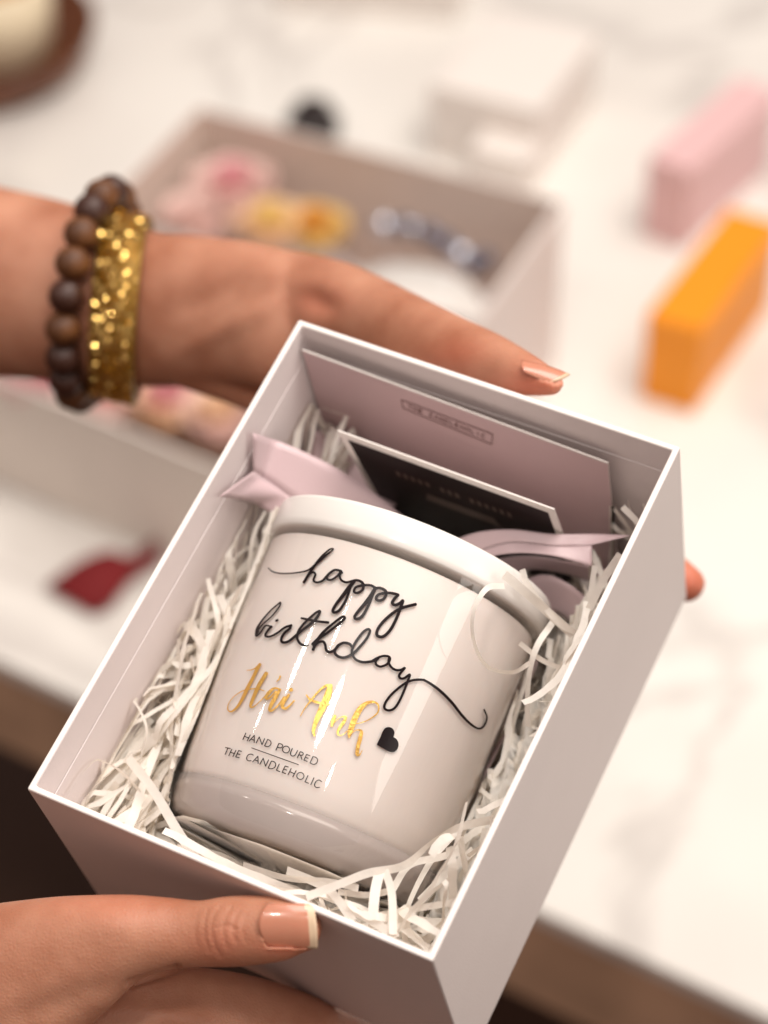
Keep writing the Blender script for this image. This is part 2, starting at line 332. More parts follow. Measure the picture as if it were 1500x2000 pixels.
birth = [cv([(150, 440, 24), (122, 480, 22), (135, 492, 20), (180, 450, 18), (222, 385, 20), (250, 372, 16), (300, 385, 20)], 480, 1160, S2),
    cv([(122, 475, 24), (135, 410, 26), (185, 325, 20), (280, 210, 16), (375, 125, 16), (410, 103, 18), (392, 155, 16), (310, 260, 15), (215, 345, 16), (150, 420, 18)], 480, 1160, S2),
    cv([(305, 385, 26), (268, 420, 26), (235, 470, 24), (240, 498, 24), (290, 500, 22), (370, 460, 22), (460, 395, 24), (535, 370, 28)], 480, 1160, S2),
    cv([(535, 372, 26), (515, 410, 28), (460, 455, 28), (422, 515, 28), (422, 558, 28), (455, 571, 28), (515, 550, 28), (600, 480, 30), (660, 430, 28), (745, 365, 30), (830, 285, 30), (872, 208, 28), (830, 218, 26), (750, 285, 26), (665, 370, 26), (615, 450, 28), (605, 520, 28), (637, 580, 28), (685, 603, 24), (735, 603, 10)], 480, 1160, S2),
    cv([(655, 286, 22), (750, 305, 26), (860, 325, 26), (968, 336, 28)], 480, 1160, S2),
    cv([(362, 316, 28), (376, 308, 24)], 480, 1160, S2),
    cv([(790, 590, 40), (860, 520, 34), (960, 455, 28), (1080, 360, 26), (1155, 295, 30), (1150, 268, 26), (1110, 282, 26), (1010, 360, 26), (910, 450, 30), (840, 545, 34), (790, 655, 30)], 480, 1160, S2),
    cv([(800, 620, 26), (850, 572, 26), (905, 560, 28), (932, 595, 28), (945, 660, 28), (985, 683, 30), (1040, 660, 30), (1085, 605, 30), (1150, 575, 30), (1215, 588, 30), (1245, 620, 28)], 480, 1160, S2),
    cv([(1090, 605, 26), (1042, 670, 30), (1070, 725, 30), (1140, 748, 30), (1210, 728, 30), (1275, 685, 30), (1345, 610, 28), (1415, 525, 28), (1455, 440, 28), (1430, 415, 28), (1375, 450, 28), (1305, 540, 30), (1262, 615, 28), (1245, 690, 28), (1285, 765, 26), (1370, 800, 28), (1470, 792, 28), (1520, 775, 26)], 480, 1160, S2),
    cv([(330, 408), (380, 378), (440, 357), (495, 362), (508, 390), (480, 435), (420, 460), (378, 445), (368, 410), (395, 378)], 660, 1210, .2, 21),
    cv([(500, 372), (495, 420), (525, 470), (570, 494), (620, 490), (652, 472), (625, 505), (597, 545), (610, 575), (650, 572), (700, 538), (685, 590), (655, 670), (605, 785), (555, 862), (500, 888), (455, 868), (462, 815), (520, 735), (610, 655), (690, 605), (770, 588), (842, 590)], 660, 1210, .2, 22),
    cv([(838, 590, 20), (905, 628, 24), (1000, 700, 26), (1110, 810, 26), (1200, 925, 24), (1290, 1018, 22), (1370, 1064, 18), (1425, 1035, 18), (1452, 955, 16), (1425, 880, 15)], 660, 1210, .2)]
strokes('black_lettering', [[(a, b, w * 1.05 + .3) for a, b, w in q] for q in happy + birth], onjar, M['ink'], jr, label='black looped handwriting reading happy birthday')
S4 = .12; S5 = .1466667
hai = [cv([(650, 150, 50), (600, 235, 55), (530, 380, 55), (450, 530, 60), (380, 680, 55), (290, 830, 42), (190, 915, 28), (130, 885, 20), (140, 790, 14), (220, 680, 13), (330, 600, 16), (430, 560, 20), (560, 545, 22), (640, 552, 18), (720, 580, 14)], 430, 1280, S4),
    cv([(440, 245, 10), (510, 238, 16), (575, 210, 24), (640, 155, 34)], 430, 1280, S4),
    cv([(752, 295, 62), (700, 380, 65), (635, 490, 65), (560, 650, 58), (505, 790, 50), (500, 842, 34), (545, 840, 22), (625, 775, 15), (720, 680, 20), (790, 600, 40)], 430, 1280, S4),
    cv([(985, 560, 30), (930, 540, 30), (870, 542, 38), (800, 605, 52), (748, 685, 45), (770, 712, 34), (830, 675, 28), (910, 590, 30)], 430, 1280, S4),
    cv([(975, 560, 44), (905, 680, 64), (840, 790, 62), (805, 880, 48), (835, 905, 34), (905, 855, 28), (985, 765, 30), (1045, 685, 40)], 430, 1280, S4),
    cv([(980, 345, 34), (965, 385, 26), (920, 430, 12)], 430, 1280, S4),
    cv([(1120, 645, 44), (1045, 740, 60), (1012, 825, 58), (1060, 868, 40), (1140, 812, 30), (1205, 742, 26)], 430, 1280, S4),
    cv([(1148, 562, 62), (1160, 558, 62)], 430, 1280, S4)]
anh = [cv([(115, 605, 8), (170, 505, 14), (260, 388, 22), (370, 262, 26), (450, 203, 34), (520, 202, 50)], 570, 1310, S5),
    cv([(195, 325, 18), (250, 388, 32), (370, 430, 32), (480, 452, 18), (535, 465, 12)], 570, 1310, S5),
    cv([(510, 215, 70), (490, 290, 90), (450, 400, 92), (385, 540, 84), (325, 670, 62), (290, 790, 46), (300, 865, 26)], 570, 1310, S5),
    cv([(575, 605, 38), (548, 670, 52), (530, 735, 30)], 570, 1310, S5),
    cv([(535, 720, 8), (600, 655, 8), (665, 615, 14), (718, 622, 36), (680, 700, 44), (620, 785, 34), (615, 845, 24), (660, 862, 10), (740, 800, 12)], 570, 1310, S5),
    cv([(762, 885, 26), (775, 815, 66), (830, 655, 78), (900, 520, 74), (985, 438, 50), (1080, 415, 32), (1150, 460, 24), (1140, 560, 20), (1030, 648, 16), (925, 692, 11), (850, 708, 9)], 570, 1310, S5),
    cv([(800, 830, 8), (860, 790, 12), (925, 805, 36), (912, 890, 54), (880, 1010, 52), (870, 1110, 48), (900, 1120, 20), (935, 1065, 8)], 570, 1310, S5)]
strokes('gold_lettering', hai + anh, onjar, M['gold'], jr, label='gold brush lettering of a name')
def el(cx, cy, r, ry=None, n=14, rot=0, a0=0, a1=2 * math.pi):
    ry = ry or r; o = []
    for i in range(n + 1):
        a = a0 + (a1 - a0) * i / n; x, y = r * math.cos(a), ry * math.sin(a); o.append((cx + x * math.cos(rot) - y * math.sin(rot), cy + x * math.sin(rot) + y * math.cos(rot)))
    return o
def poly(*segs): return [list(s) for s in segs]
caps = poly([(378, 138), (343, 215)], [(432, 160), (395, 232)], [(361, 176), (414, 198)], [(420, 234), (482, 165)], [(482, 165), (480, 252)], [(443, 210), (482, 226)],
    [(505, 257), (542, 185)], [(542, 185), (575, 278)], [(575, 278), (607, 205)], [(645, 215), (607, 291)], [(645, 215), (672, 228), (685, 250), (680, 280), (652, 302), (625, 300), (607, 291)],
    [(780, 265), (745, 345)], [(780, 265), (812, 272), (828, 290), (815, 312), (790, 318), (762, 308)], el(868, 338, 43, 41),
    [(945, 325), (922, 378), (932, 412), (962, 416), (985, 395), (1008, 350)], [(1040, 365), (1005, 437)], [(1040, 365), (1068, 373), (1078, 390), (1062, 408), (1022, 402)], [(1045, 406), (1062, 460)],
    [(1118, 398), (1085, 466)], [(1085, 466), (1125, 482)], [(1118, 398), (1158, 412)], [(1102, 432), (1136, 444)], [(1195, 425), (1160, 500)], [(1195, 425), (1228, 432), (1252, 460), (1242, 500), (1212, 518), (1180, 512), (1160, 500)],
    [(130, 314), (190, 326)], [(160, 320), (127, 397)], [(208, 335), (172, 412)], [(258, 348), (222, 423)], [(191, 372), (241, 388)], [(290, 352), (255, 428)], [(255, 428), (297, 438)], [(290, 352), (325, 360)], [(273, 390), (306, 398)],
    [(468, 406), (445, 394), (412, 402), (390, 432), (392, 462), (415, 477), (442, 474)], [(462, 489), (525, 420)], [(525, 420), (528, 508)], [(485, 464), (527, 480)], [(549, 516), (590, 445)], [(590, 445), (618, 541)], [(618, 541), (655, 465)],
    [(690, 480), (650, 563)], [(690, 480), (722, 487), (742, 512), (735, 548), (705, 570), (675, 572), (650, 563)], [(785, 515), (750, 590)], [(750, 590), (792, 607)],
    [(856, 540), (820, 615)], [(820, 615), (862, 632)], [(856, 540), (895, 551)], [(838, 575), (873, 588)], [(930, 570), (893, 645)], [(990, 595), (950, 671)], [(912, 607), (971, 634)], el(1042, 660, 44, 42),
    [(1135, 655), (1098, 732)], [(1098, 732), (1140, 749)], [(1207, 682), (1170, 766)], [(1300, 730), (1272, 710), (1240, 720), (1216, 755), (1220, 788), (1245, 802), (1274, 798)])
strokes('maker_lettering', [cv(s, 420, 1410, .16, 11.5) for s in caps] + [cv([(450, 318), (1018, 522)], 420, 1410, .16, 5)], onjar, M['ink'], jr, per=3, label='small black capitals reading HAND POURED THE CANDLEHOLIC')
hp = cr_spline([(1130, 985), (1150, 940), (1180, 880), (1205, 815), (1240, 765), (1290, 750), (1340, 770), (1366, 820), (1352, 880)], 5) + cr_spline([(1352, 882), (1400, 920), (1420, 980), (1400, 1050), (1345, 1085), (1285, 1072), (1200, 1025), (1130, 987)], 5)
hc = np.mean(hp, 0); g = G(); g.grid([[onjar(570 + (hc + (q - hc) * s)[0] * S5, 1310 + (hc + (q - hc) * s)[1] * S5) for q in hp] for s in (.01, .3, .6, .85, 1)], True)
mesh('heart', g.V, g.F, M['ink'], jr, label='small solid black heart')

# ------------------------------------------------------------------ cards in the held box
def ray_box_y(px, py, y): return P(px, py, zplane(px, py, 1, y))
yc = BH - .006
b0 = w2b(ray_box_y(590, 684, yc)); b1 = w2b(ray_box_y(1187, 905, yc)); print('card', b0, b1)
root = empty('greeting_card', B((b0[0] + b1[0]) / 2, yc, -BD + .003), label='pale pink card with a thin printed frame, standing behind the black card', cat='card')
ct = (b0[2] + b1[2]) / 2
def card_solid(name, f4, th, n, m, parent):
    g = G(); g.hexa([f4[0], f4[1], f4[1] + n * th, f4[0] + n * th, f4[3], f4[2], f4[2] + n * th, f4[3] + n * th]); return bevel(mesh(name, g.V, g.F, m, parent, smooth=False), .00008, 1)
nB = B(0, 1, 0) - B(0, 0, 0)
q = [B(b0[0], yc, -BD + .003), B(b1[0], yc, -BD + .003), B(b1[0], yc, b1[2]), B(b0[0], yc, b0[2])]
card_solid('card_sheet', q, .0006, nB, M['cardedge'], root)
q2 = [p_ - nB * .00008 for p_ in q]; e = (q2[3] - q2[0]) * .004
mesh('card_front', [q2[0], q2[1], q2[2] - e, q2[3] - e], [(0, 1, 2, 3)], M['pinkcard'], root, smooth=False)
def oncard(px, py, off=0): return ray_box_y(px, py, yc - .0002 - off)
fr = [(784, 781), (962, 848), (960, 868), (787, 797)]
LET = {'T': [[(0, 1), (1, 1)], [(.5, 1), (.5, 0)]], 'H': [[(0, 0), (0, 1)], [(1, 0), (1, 1)], [(0, .5), (1, .5)]], 'E': [[(0, 0), (0, 1)], [(0, 1), (.8, 1)], [(0, .5), (.7, .5)], [(0, 0), (.8, 0)]],
    'C': [[(1, .85), (.6, 1), (.15, .8), (0, .5), (.15, .2), (.6, 0), (1, .15)]], 'A': [[(0, 0), (.5, 1)], [(.5, 1), (1, 0)], [(.2, .4), (.8, .4)]], 'N': [[(0, 0), (0, 1)], [(0, 1), (1, 0)], [(1, 0), (1, 1)]],
    'D': [[(0, 0), (0, 1)], [(0, 1), (.6, .95), (1, .5), (.6, .05), (0, 0)]], 'L': [[(0, 1), (0, 0)], [(0, 0), (.8, 0)]], 'O': [[(.5, 0), (0, .3), (0, .7), (.5, 1), (1, .7), (1, .3), (.5, 0)]], 'I': [[(.5, 0), (.5, 1)]]}
def bil(u, v, Q): Q = [np.array(x, float) for x in Q]; return (Q[0] * (1 - u) + Q[1] * u) * (1 - v) + (Q[3] * (1 - u) + Q[2] * u) * v
st = [[(*fr[i], 1.8), (*fr[(i + 1) % 4], 1.8)] for i in range(4)]
u = .07
for ch in 'THE CANDLEHOLIC':
    if ch != ' ':
        big = 0
        for s in LET[ch]: st.append([(*bil(u + x * .036, .68 - y * .36, fr), 1.3) for x, y in s])
    u += .058
strokes('card_print', st, oncard, M['cardink'], root, per=2, off=0)
# leaning black card
y0 = BH - .026
c0 = w2b(ray_box_y(659, 842, y0)); c1 = w2b(ray_box_y(1082, 996, y0)); zt = (c0[2] + c1[2]) / 2
sl = .16; hgt = BD - .004 + zt
root = empty('message_card', B((c0[0] + c1[0]) / 2, y0 + sl * hgt, -BD + .004), label='black message card with a white border leaning behind the jar lid', cat='card')
def K(u, v): # v down the card
    x = c0[0] + (c1[0] - c0[0]) * u; z = c0[2] + (c1[2] - c0[2]) * u - v * hgt; return B(x, y0 + sl * v * hgt, z)
kn = np.cross(K(1, 0) - K(0, 0), K(0, 1) - K(0, 0)); kn /= np.linalg.norm(kn)
if kn @ (np.array([0, 0, CAMH]) - K(0, 0)) < 0: kn = -kn
card_solid('card_sheet', [K(0, 1), K(1, 1), K(1, 0), K(0, 0)], .0005, -kn, M['cardedge'], root)
mesh('black_panel', [K(.035, .055) + kn * .0001, K(.965, .055) + kn * .0001, K(.965, .95) + kn * .0001, K(.035, .95) + kn * .0001], [(0, 1, 2, 3)], M['blackcard'], root, smooth=False)
g = G()
for i in range(16):
    u = .22 + i * .035
    if i in (5, 9): continue
    g.grid([[K(u, .22) + kn * .0002, K(u + .02, .22) + kn * .0002], [K(u, .27) + kn * .0002, K(u + .02, .27) + kn * .0002]])
g.grid([[K(.34, .36) + kn * .0002, K(.66, .36) + kn * .0002], [K(.32, .44) + kn * .0002, K(.68, .44) + kn * .0002]])
mesh('faint_print', g.V, g.F, M['blackprint'], root, smooth=False)

# ------------------------------------------------------------------ ribbon
rb = empty('ribbon', P(800, 1050, .72), label='dusty pink satin ribbon with swallowtail ends passing behind the candle jar', cat='ribbon')
def band(name, up, lo, m, parent, per=6, nw=6, sag=.0, **k):
    """up/lo: (px,py,z) edges of a strip of cloth, given a small thickness"""
    def cl(q):
        zw = zplane(q[0], q[1], 0, .004); return np.array([q[0], q[1], min(q[2], zw - .0005) if zw > .5 else q[2]])
    U = [cl(q) for q in cr_spline(up, per)]; L = [cl(q) for q in cr_spline(lo, per)]; rows = []
    for a, b in zip(U, L):
        rows.append([P(*(a + (b - a) * t)) + np.array([0, 0, -1]) * sag * math.sin(math.pi * t) for t in np.linspace(0, 1, nw)])
    g = G(); g.grid(rows); o = mesh(name, g.V, g.F, m, parent, **k)
    s = o.modifiers.new('solid', 'SOLIDIFY'); s.thickness = .00025; s.offset = 0; return o
z1 = .690
band('tail', [(494, 845, z1), (560, 868, z1), (640, 905, z1 + .002), (720, 955, z1 + .004), (790, 1010, z1 + .008)],
     [(495, 921, z1), (525, 940, z1), (575, 975, z1 + .002), (640, 1010, z1 + .004), (720, 1060, z1 + .008)], M['ribbon'], rb, label='left swallowtail end, upper point')
band('tail', [(495, 920.5, z1), (525, 939.5, z1), (575, 974.5, z1 + .002), (640, 1009, z1 + .004)],
     [(428, 970, z1), (465, 975, z1), (505, 988, z1 + .002), (590, 1040, z1 + .004)], M['ribbon'], rb, label='left swallowtail end, lower point')
z2 = .672
band('tail', [(870, 1062, z2 + .014), (930, 1040, z2 + .008), (1000, 1034, z2 + .003), (1080, 1043, z2), (1156, 1043, z2), (1233, 1046, z2 - .002)],
     [(870, 1100, z2 + .012), (930, 1078, z2 + .008), (1000, 1058, z2 + .002), (1080, 1066, z2 - .001), (1120, 1066, z2 - .001), (1156, 1064, z2 - .002)], M['ribbon'], rb, label='right swallowtail end, upper point')
band('tail', [(870, 1101, z2 + .012), (930, 1079, z2 + .008), (1000, 1059, z2 + .002), (1080, 1067, z2 - .001), (1120, 1067, z2 - .001), (1156, 1065, z2 - .002)],
     [(900, 1120, z2 + .012), (950, 1090, z2 + .006), (1010, 1080, z2), (1070, 1084, z2 - .002), (1115, 1094, z2 - .003), (1156, 1107, z2 - .003)], M['ribbon'], rb, label='right swallowtail end, lower point')
band('loop', [(930, 1100, z2 + .024), (1010, 1086, z2 + .02), (1090, 1092, z2 + .018), (1210, 1120, z2 + .018)], [(960, 1150, z2 + .024), (1020, 1115, z2 + .022), (1090, 1118, z2 + .022), (1200, 1150, z2 + .022)], M['ribbon'], rb)
band('loop', [(1010, 1140, z2 + .02), (1060, 1122, z2 + .014), (1110, 1140, z2 + .01), (1160, 1180, z2 + .01)], [(1040, 1230, z2 + .026), (1080, 1200, z2 + .02), (1115, 1215, z2 + .016), (1150, 1250, z2 + .016)], M['ribbon'], rb)
band('loop', [(610, 840, z1 + .03), (660, 850, z1 + .03), (720, 900, z1 + .03), (780, 980, z1 + .03)], [(590, 940, z1 + .03), (620, 960, z1 + .03), (680, 1000, z1 + .03), (720, 1040, z1 + .03)], M['ribbon'], rb)
band('loop', [(1052, 1290, .683), (1000, 1410, .678), (940, 1530, .674), (880, 1650, .670)], [(1034, 1282, .690), (983, 1402, .686), (922, 1522, .682), (866, 1636, .678)], M['ribbon2'], rb, label='pale speckled strip running beside the jar')

# ------------------------------------------------------------------ shredded paper
g = G()
jb, jt = w2b(c2w(JB)), w2b(c2w(JTOP)); jax = (jt - jb) / np.linalg.norm(jt - jb)
def fix(p, pad=.0006):
    s = (p - jb) @ jax
    if -.002 < s < LJ + .009:
        r = (p - jb) - jax * s; d = np.linalg.norm(r); R = (.0414 if s < LJ - .003 else .0432) + pad
        if s < .012: R -= .003 * (1 - s / .012)
        if d < R: p = p + r / max(d, 1e-6) * (R - d)
    return np.array([min(max(p[0], .0032), BW - .0032), min(max(p[1], .0032), BH - .009), min(max(p[2], -BD + .0025), top(p))])
def top(p): return -.072 if p[1] > .116 and .018 < p[0] < .100 else -.002
tocam = RB.T @ (-JB / np.linalg.norm(JB)); tocam = tocam - jax * (tocam @ jax); tocam /= np.linalg.norm(tocam)
def strip(p0, d0, L, w, curl=.9, n=17, ztop=-.004, bend=None, f=B, wall=True):
    p = np.array(p0, float); d = np.array(d0, float); d /= np.linalg.norm(d); ax = rng.normal(size=3); ax /= np.linalg.norm(ax); nrm = rng.normal(size=3); rows = []
    for i in range(n + 1):
        q = fix(p) if wall else p
        if q[2] > ztop: q[2] = ztop
        nrm = nrm - d * (nrm @ d); nrm /= np.linalg.norm(nrm) + 1e-9
        ww = w * (1 + .12 * rng.normal()); rows.append([q - nrm * ww / 2, q + nrm * ww / 2]); p = q + d * L / n
        d = d + np.cross(ax, d) * curl / n + rng.normal(size=3) * .085; d /= np.linalg.norm(d); nrm = nrm + rng.normal(size=3) * .1
    rows = [[fix(x, .0002) for x in r] for r in rows]
    for rr in rows:
        q = rr[0]; s = (q - jb) @ jax; v = q - jb - jax * s; dd = np.linalg.norm(v)
        if -.006 < s < LJ + .012 and dd < .056 and (v / dd) @ tocam > .28 + (.25 if q[0] > .09 and s < .03 else 0): return
    rows = [[f(*x) for x in r] for r in rows]
    g.grid(rows)
def fill(n, x, y, z, L, ddir, spread, w=(.0014, .0026), curl=1.6, ztop=lambda p: -.004):
    for _ in range(n):
        p = np.array([rng.uniform(*x), rng.uniform(*y), rng.uniform(*z)]); d = np.array(ddir, float) * rng.choice([-1, 1]) + rng.normal(size=3) * spread
        strip(p, d, rng.uniform(*L), rng.uniform(*w), curl=rng.normal() * curl, ztop=ztop(p))
# bed on the floor of the box, left bank, right bank, front corner
fill(260, (.01, BW - .01), (.006, BH - .02), (-BD + .004, -.06), (.04, .09), (.3, 1, 0), .6, ztop=lambda p: -.052)
fill(800, (.012, .030), (.02, .13), (-.08, -.040), (.05, .11), (.10, 1, 0), .17, curl=1.2, ztop=lambda p: -.031)
fill(230, (.006, .036), (.003, .045), (-.075, -.03), (.03, .08), (.35, 1, .2), .4, curl=1.8, ztop=lambda p: -.028 + .012 * (p[1] < .02))
fill(420, (BW - .022, BW - .004), (.0, .125), (-.07, -.024), (.035, .08), (0, 1, .1), .4, curl=1.9, ztop=lambda p: -.017)
fill(190, (BW - .040, BW - .004), (.003, .020), (-.06, -.014), (.03, .06), (.6, .7, .1), .6, curl=2, ztop=lambda p: -.012)
fill(120, (.01, BW - .02), (.003, .018), (-.05, -.038), (.03, .06), (1, .1, 0), .35, ztop=lambda p: -.034)
# crumpled layer of the same paper under the loose strips
for (x0_, x1_, zz) in ((.004, .026, -.054), (BW - .020, BW - .004, -.052), (.026, BW - .020, -.074)):
    g.grid([[B(*fix(np.array([x0_ + (x1_ - x0_) * i / 12, .004 + (.128) * j / 50, zz + .004 * math.sin(i * 2.1 + j * 1.3) + rng.normal() * .0025]), .0003)) for i in range(13)] for j in range(51)])
g.grid([[B(*fix(np.array([.022 + (BW - .040) * i / 40, .004 + .018 * j / 8, -.043 + .003 * math.sin(i * 1.1 + j * 1.3) + rng.normal() * .002 - .0010 * j]), .0003)) for i in range(41)] for j in range(9)])
# single strips one can follow in the photo
def traced(pts, wpx, tw=0.0, inside=False):
    s = cr_spline(pts, 8); rows = []
    for i, q in enumerate(s):
        a = s[max(i - 1, 0)]; b = s[min(i + 1, len(s) - 1)]; A = C(*a[:3]); Bq = C(*b[:3]); t = Bq - A; t /= np.linalg.norm(t) + 1e-9
        n = np.cross(t, np.array([0, 0, 1.0])); n /= np.linalg.norm(n) + 1e-9; an = (q[3] if len(q) > 3 else 0) + tw
        m_ = np.cross(t, n); n = n * math.cos(an) + m_ * math.sin(an); c = C(*q[:3]); w = wpx * q[2] / FPX / 2
        row = [c2w(c - n * w), c2w(c - m_ * .00006 + n * 0), c2w(c + n * w)]
        rows.append([B(*fix(w2b(x))) for x in row] if inside else row)
    if inside:
        for rr in rows:
            q = w2b(rr[0])
            if q[0] < .0095 and q[1] > .045: return
    g.grid(rows)
zr = .612
traced([(495, 1545, .66, .3), (0 + 250, 1480, .655, .1), (300, 1545, .648, .1), (345, 1620, .640, 0), (385, 1680, .632, 0)][1:], 19)
traced([(598, 1752, .606, 0), (660, 1728, .608, .2), (720, 1705, .612, .1), (790, 1690, .616, .3), (850, 1640, .622, 1.0), (900, 1615, .628, .3), (965, 1600, .635, .1)], 17)
traced([(560, 1700, .625, .1), (620, 1725, .618, 0), (650, 1745, .612, 0), (690, 1800, .606, .1)], 17)
traced([(742, 1700, .614, 0), (733, 1740, .610, 0), (728, 1790, .606, 0)], 20)
traced([(752, 1700, .614, .3), (765, 1745, .609, 0), (768, 1825, .602, 0)], 16)
traced([(895, 1664, .625, .2), (860, 1674, .624, 0), (800, 1690, .621, .5), (765, 1740, .617, .3)], 14)
traced([(905, 1610, .634, 0), (850, 1670, .628, .6), (812, 1735, .62, .9), (793, 1790, .612, .9), (808, 1830, .606, .6), (838, 1852, .602, .3)], 14)
traced([(925, 1660, .634, 0), (880, 1700, .628, .2), (820, 1760, .62, 0)], 16)
traced([(678, 1770, .608, 0), (720, 1795, .606, .1), (760, 1820, .604, 0)], 17)
traced([(660, 1742, .618, .2), (720, 1748, .615, .2), (760, 1740, .613, 0)], 13)
traced([(985, 1144, .640, .2), (950, 1150, .636, .4), (925, 1195, .632, .9), (925, 1250, .632, 1.0), (950, 1300, .636, .9), (1000, 1313, .640, .8), (1035, 1295, .645, .5)], 12)
traced([(1080, 1215, .655, .3), (1050, 1260, .65, .4), (1035, 1310, .65, .8), (1030, 1370, .652, .8), (1032, 1420, .655, .6)], 13)
traced([(985, 1122, .645, 0), (1030, 1160, .647, .2), (1075, 1200, .652, .1), (1120, 1240, .656, 0)], 18)
traced([(1020, 1112, .650, .2), (1035, 1150, .650, 0), (1090, 1215, .652, 0), (1125, 1235, .656, 0)], 12)
traced([(1162, 1105, .655, 0), (1152, 1170, .657, .2), (1140, 1240, .66, 0)], 11)
traced([(1212, 1082, .648, 0), (1180, 1130, .652, 0), (1150, 1190, .655, .2)], 15)
traced([(1216, 990, .660, 0), (1245, 1020, .662, 0), (1262, 1050, .664, .2)], 12)
traced([(1015, 1256, .648, .1), (1060, 1290, .652, 0), (1110, 1310, .656, .3)], 10)
traced([(1110, 1400, .65, .5), (1080, 1340, .652, .2), (1110, 1290, .654, .6), (1150, 1290, .655, .2)], 14)
traced([(730, 1790, .608, .3), (810, 1775, .612, .2), (900, 1760, .616, 0)], 14)
traced([(475, 1690, .636, .1), (560, 1715, .625, .4), (640, 1722, .616, .2), (700, 1735, .612, 0)], 14)
# long strands sweeping down the left bank
for i in range(120):
    s = rng.uniform(0, 1); x0 = 560 - 300 * s + rng.normal() * 8; y0_ = 1010 + 430 * s
    z_ = .722 - .055 * s; L_ = rng.uniform(.7, 1.3); o_ = rng.uniform(-12, 45)
    traced([(x0 + o_, y0_, z_, rng.uniform(-.6, .6)), (x0 - 40 * L_ + o_ * .6, y0_ + 60 * L_, z_ - .004, rng.uniform(-.5, .5)), (x0 - 70 * L_ + o_ * .9 , y0_ + 125 * L_, z_ - .007, rng.uniform(-.5, .5)), (x0 - 100 * L_ + o_, y0_ + 190 * L_, z_ - .008, rng.uniform(-.5, .5))], rng.uniform(12, 19), inside=True)
sh = mesh('paper_shred', g.V, g.F, M['shred'], None, label='crinkled cream shredded paper packed around the jar in the held box', cat='shredded paper', kind='stuff')

# ------------------------------------------------------------------ hands
def limb(rings, N_=36, per=6, cap0=True, cap1=True):
    """rings: (px, py, z, half-width px, thickness ratio)"""
    s = cr_spline(rings, per); n = len(s); Cs = [C(q[0], q[1], q[2]) for q in s]; R = [q[3] * q[2] / FPX for q in s]; K_ = [q[4] for q in s]
    def ring(c, t, r, k):
        v = c / np.linalg.norm(c); w = np.cross(t, v); w /= np.linalg.norm(w); u = np.cross(w, t); u /= np.linalg.norm(u)
        return [c2w(c + w * r * math.cos(a) + u * r * k * math.sin(a)) for a in np.linspace(0, 2 * math.pi, N_, endpoint=False)]
    rows = []; tan = []
    for i in range(n): t = Cs[min(i + 1, n - 1)] - Cs[max(i - 1, 0)]; tan.append(t / np.linalg.norm(t))
    if cap0:
        for a in (85, 65, 45, 22): a = math.radians(a); rows.append(ring(Cs[0] - tan[0] * R[0] * math.sin(a) * .9, tan[0], R[0] * math.cos(a), K_[0]))
    for i in range(n): rows.append(ring(Cs[i], tan[i], R[i], K_[i]))
    if cap1:
        for a in (22, 45, 65, 85): a = math.radians(a); rows.append(ring(Cs[-1] + tan[-1] * R[-1] * math.sin(a) * .9, tan[-1], R[-1] * math.cos(a), K_[-1]))
    g = G(); g.grid(rows, True); g.F.append(tuple(range(N_))[::-1]); b = (len(rows) - 1) * N_; g.F.append(tuple(range(b, b + N_))); return g
def blend(parts, voxel, smooth=8):
    g = G()
    for p_ in parts: g.add(p_.V, p_.F)
    me = bpy.data.meshes.new('tmp'); me.from_pydata([tuple(v) for v in g.V], [], g.F); o = bpy.data.objects.new('tmp', me); COL.objects.link(o)
    bm = bmesh.new(); bm.from_mesh(me); bmesh.ops.recalc_face_normals(bm, faces=bm.faces); bm.to_mesh(me); bm.free()
    r = o.modifiers.new('r', 'REMESH'); r.mode = 'VOXEL'; r.voxel_size = voxel
    s = o.modifiers.new('s', 'SMOOTH'); s.factor = .6; s.iterations = smooth
    dg = bpy.context.evaluated_depsgraph_get(); dg.update(); ev = o.evaluated_get(dg).to_mesh()
    V = np.empty(len(ev.vertices) * 3); ev.vertices.foreach_get('co', V); V = V.reshape(-1, 3); F = [tuple(p_.vertices) for p_ in ev.polygons]
    nr = np.empty(len(ev.vertices) * 3); ev.vertices.foreach_get('normal', nr); nr = nr.reshape(-1, 3)
    bpy.data.objects.remove(o); return V, F, nr
def vpix(V):
    c = (V - np.array([0, 0, CAMH])) @ RCn; return 750 + FPX * c[:, 0] / c[:, 2], 1000 + FPX * c[:, 1] / c[:, 2], c
def groove(V, nr, pts, width, depth, vis):
    X, Y, c = vpix(V); s = cr_spline(pts, 6); d = np.full(len(V), 1e9)
    for a, b in zip(s[:-1], s[1:]):
        a = np.array(a[:2]); b = np.array(b[:2]); ab = b - a; t = np.clip(((X - a[0]) * ab[0] + (Y - a[1]) * ab[1]) / (ab @ ab + 1e-9), 0, 1)
        d = np.minimum(d, np.hypot(X - a[0] - t * ab[0], Y - a[1] - t * ab[1]))
    w = np.exp(-(d / width) ** 2) * vis; return V - nr * (w * depth)[:, None]
def bump_at(V, nr, px, py, rx, ry, h, vis, ang=0):
    X, Y, c = vpix(V); dx = X - px; dy = Y - py; ca, sa = math.cos(ang), math.sin(ang)
    w = np.exp(-((dx * ca + dy * sa) / rx) ** 2 - ((-dx * sa + dy * ca) / ry) ** 2) * vis; return V + nr * (w * h)[:, None]
def hand_obj(name, V, F, reds, **k):
    o = mesh(name, V, F, M['skin'], None, at=k.pop('at'), **k); X, Y, c = vpix(V); r = np.zeros(len(V))
    for px, py, rx, ry, a in reds: r = np.maximum(r, a * np.exp(-((X - px) / rx) ** 2 - ((Y - py) / ry) ** 2))
    at = o.data.attributes.new('red', 'FLOAT', 'POINT'); at.data.foreach_set('value', r); return o
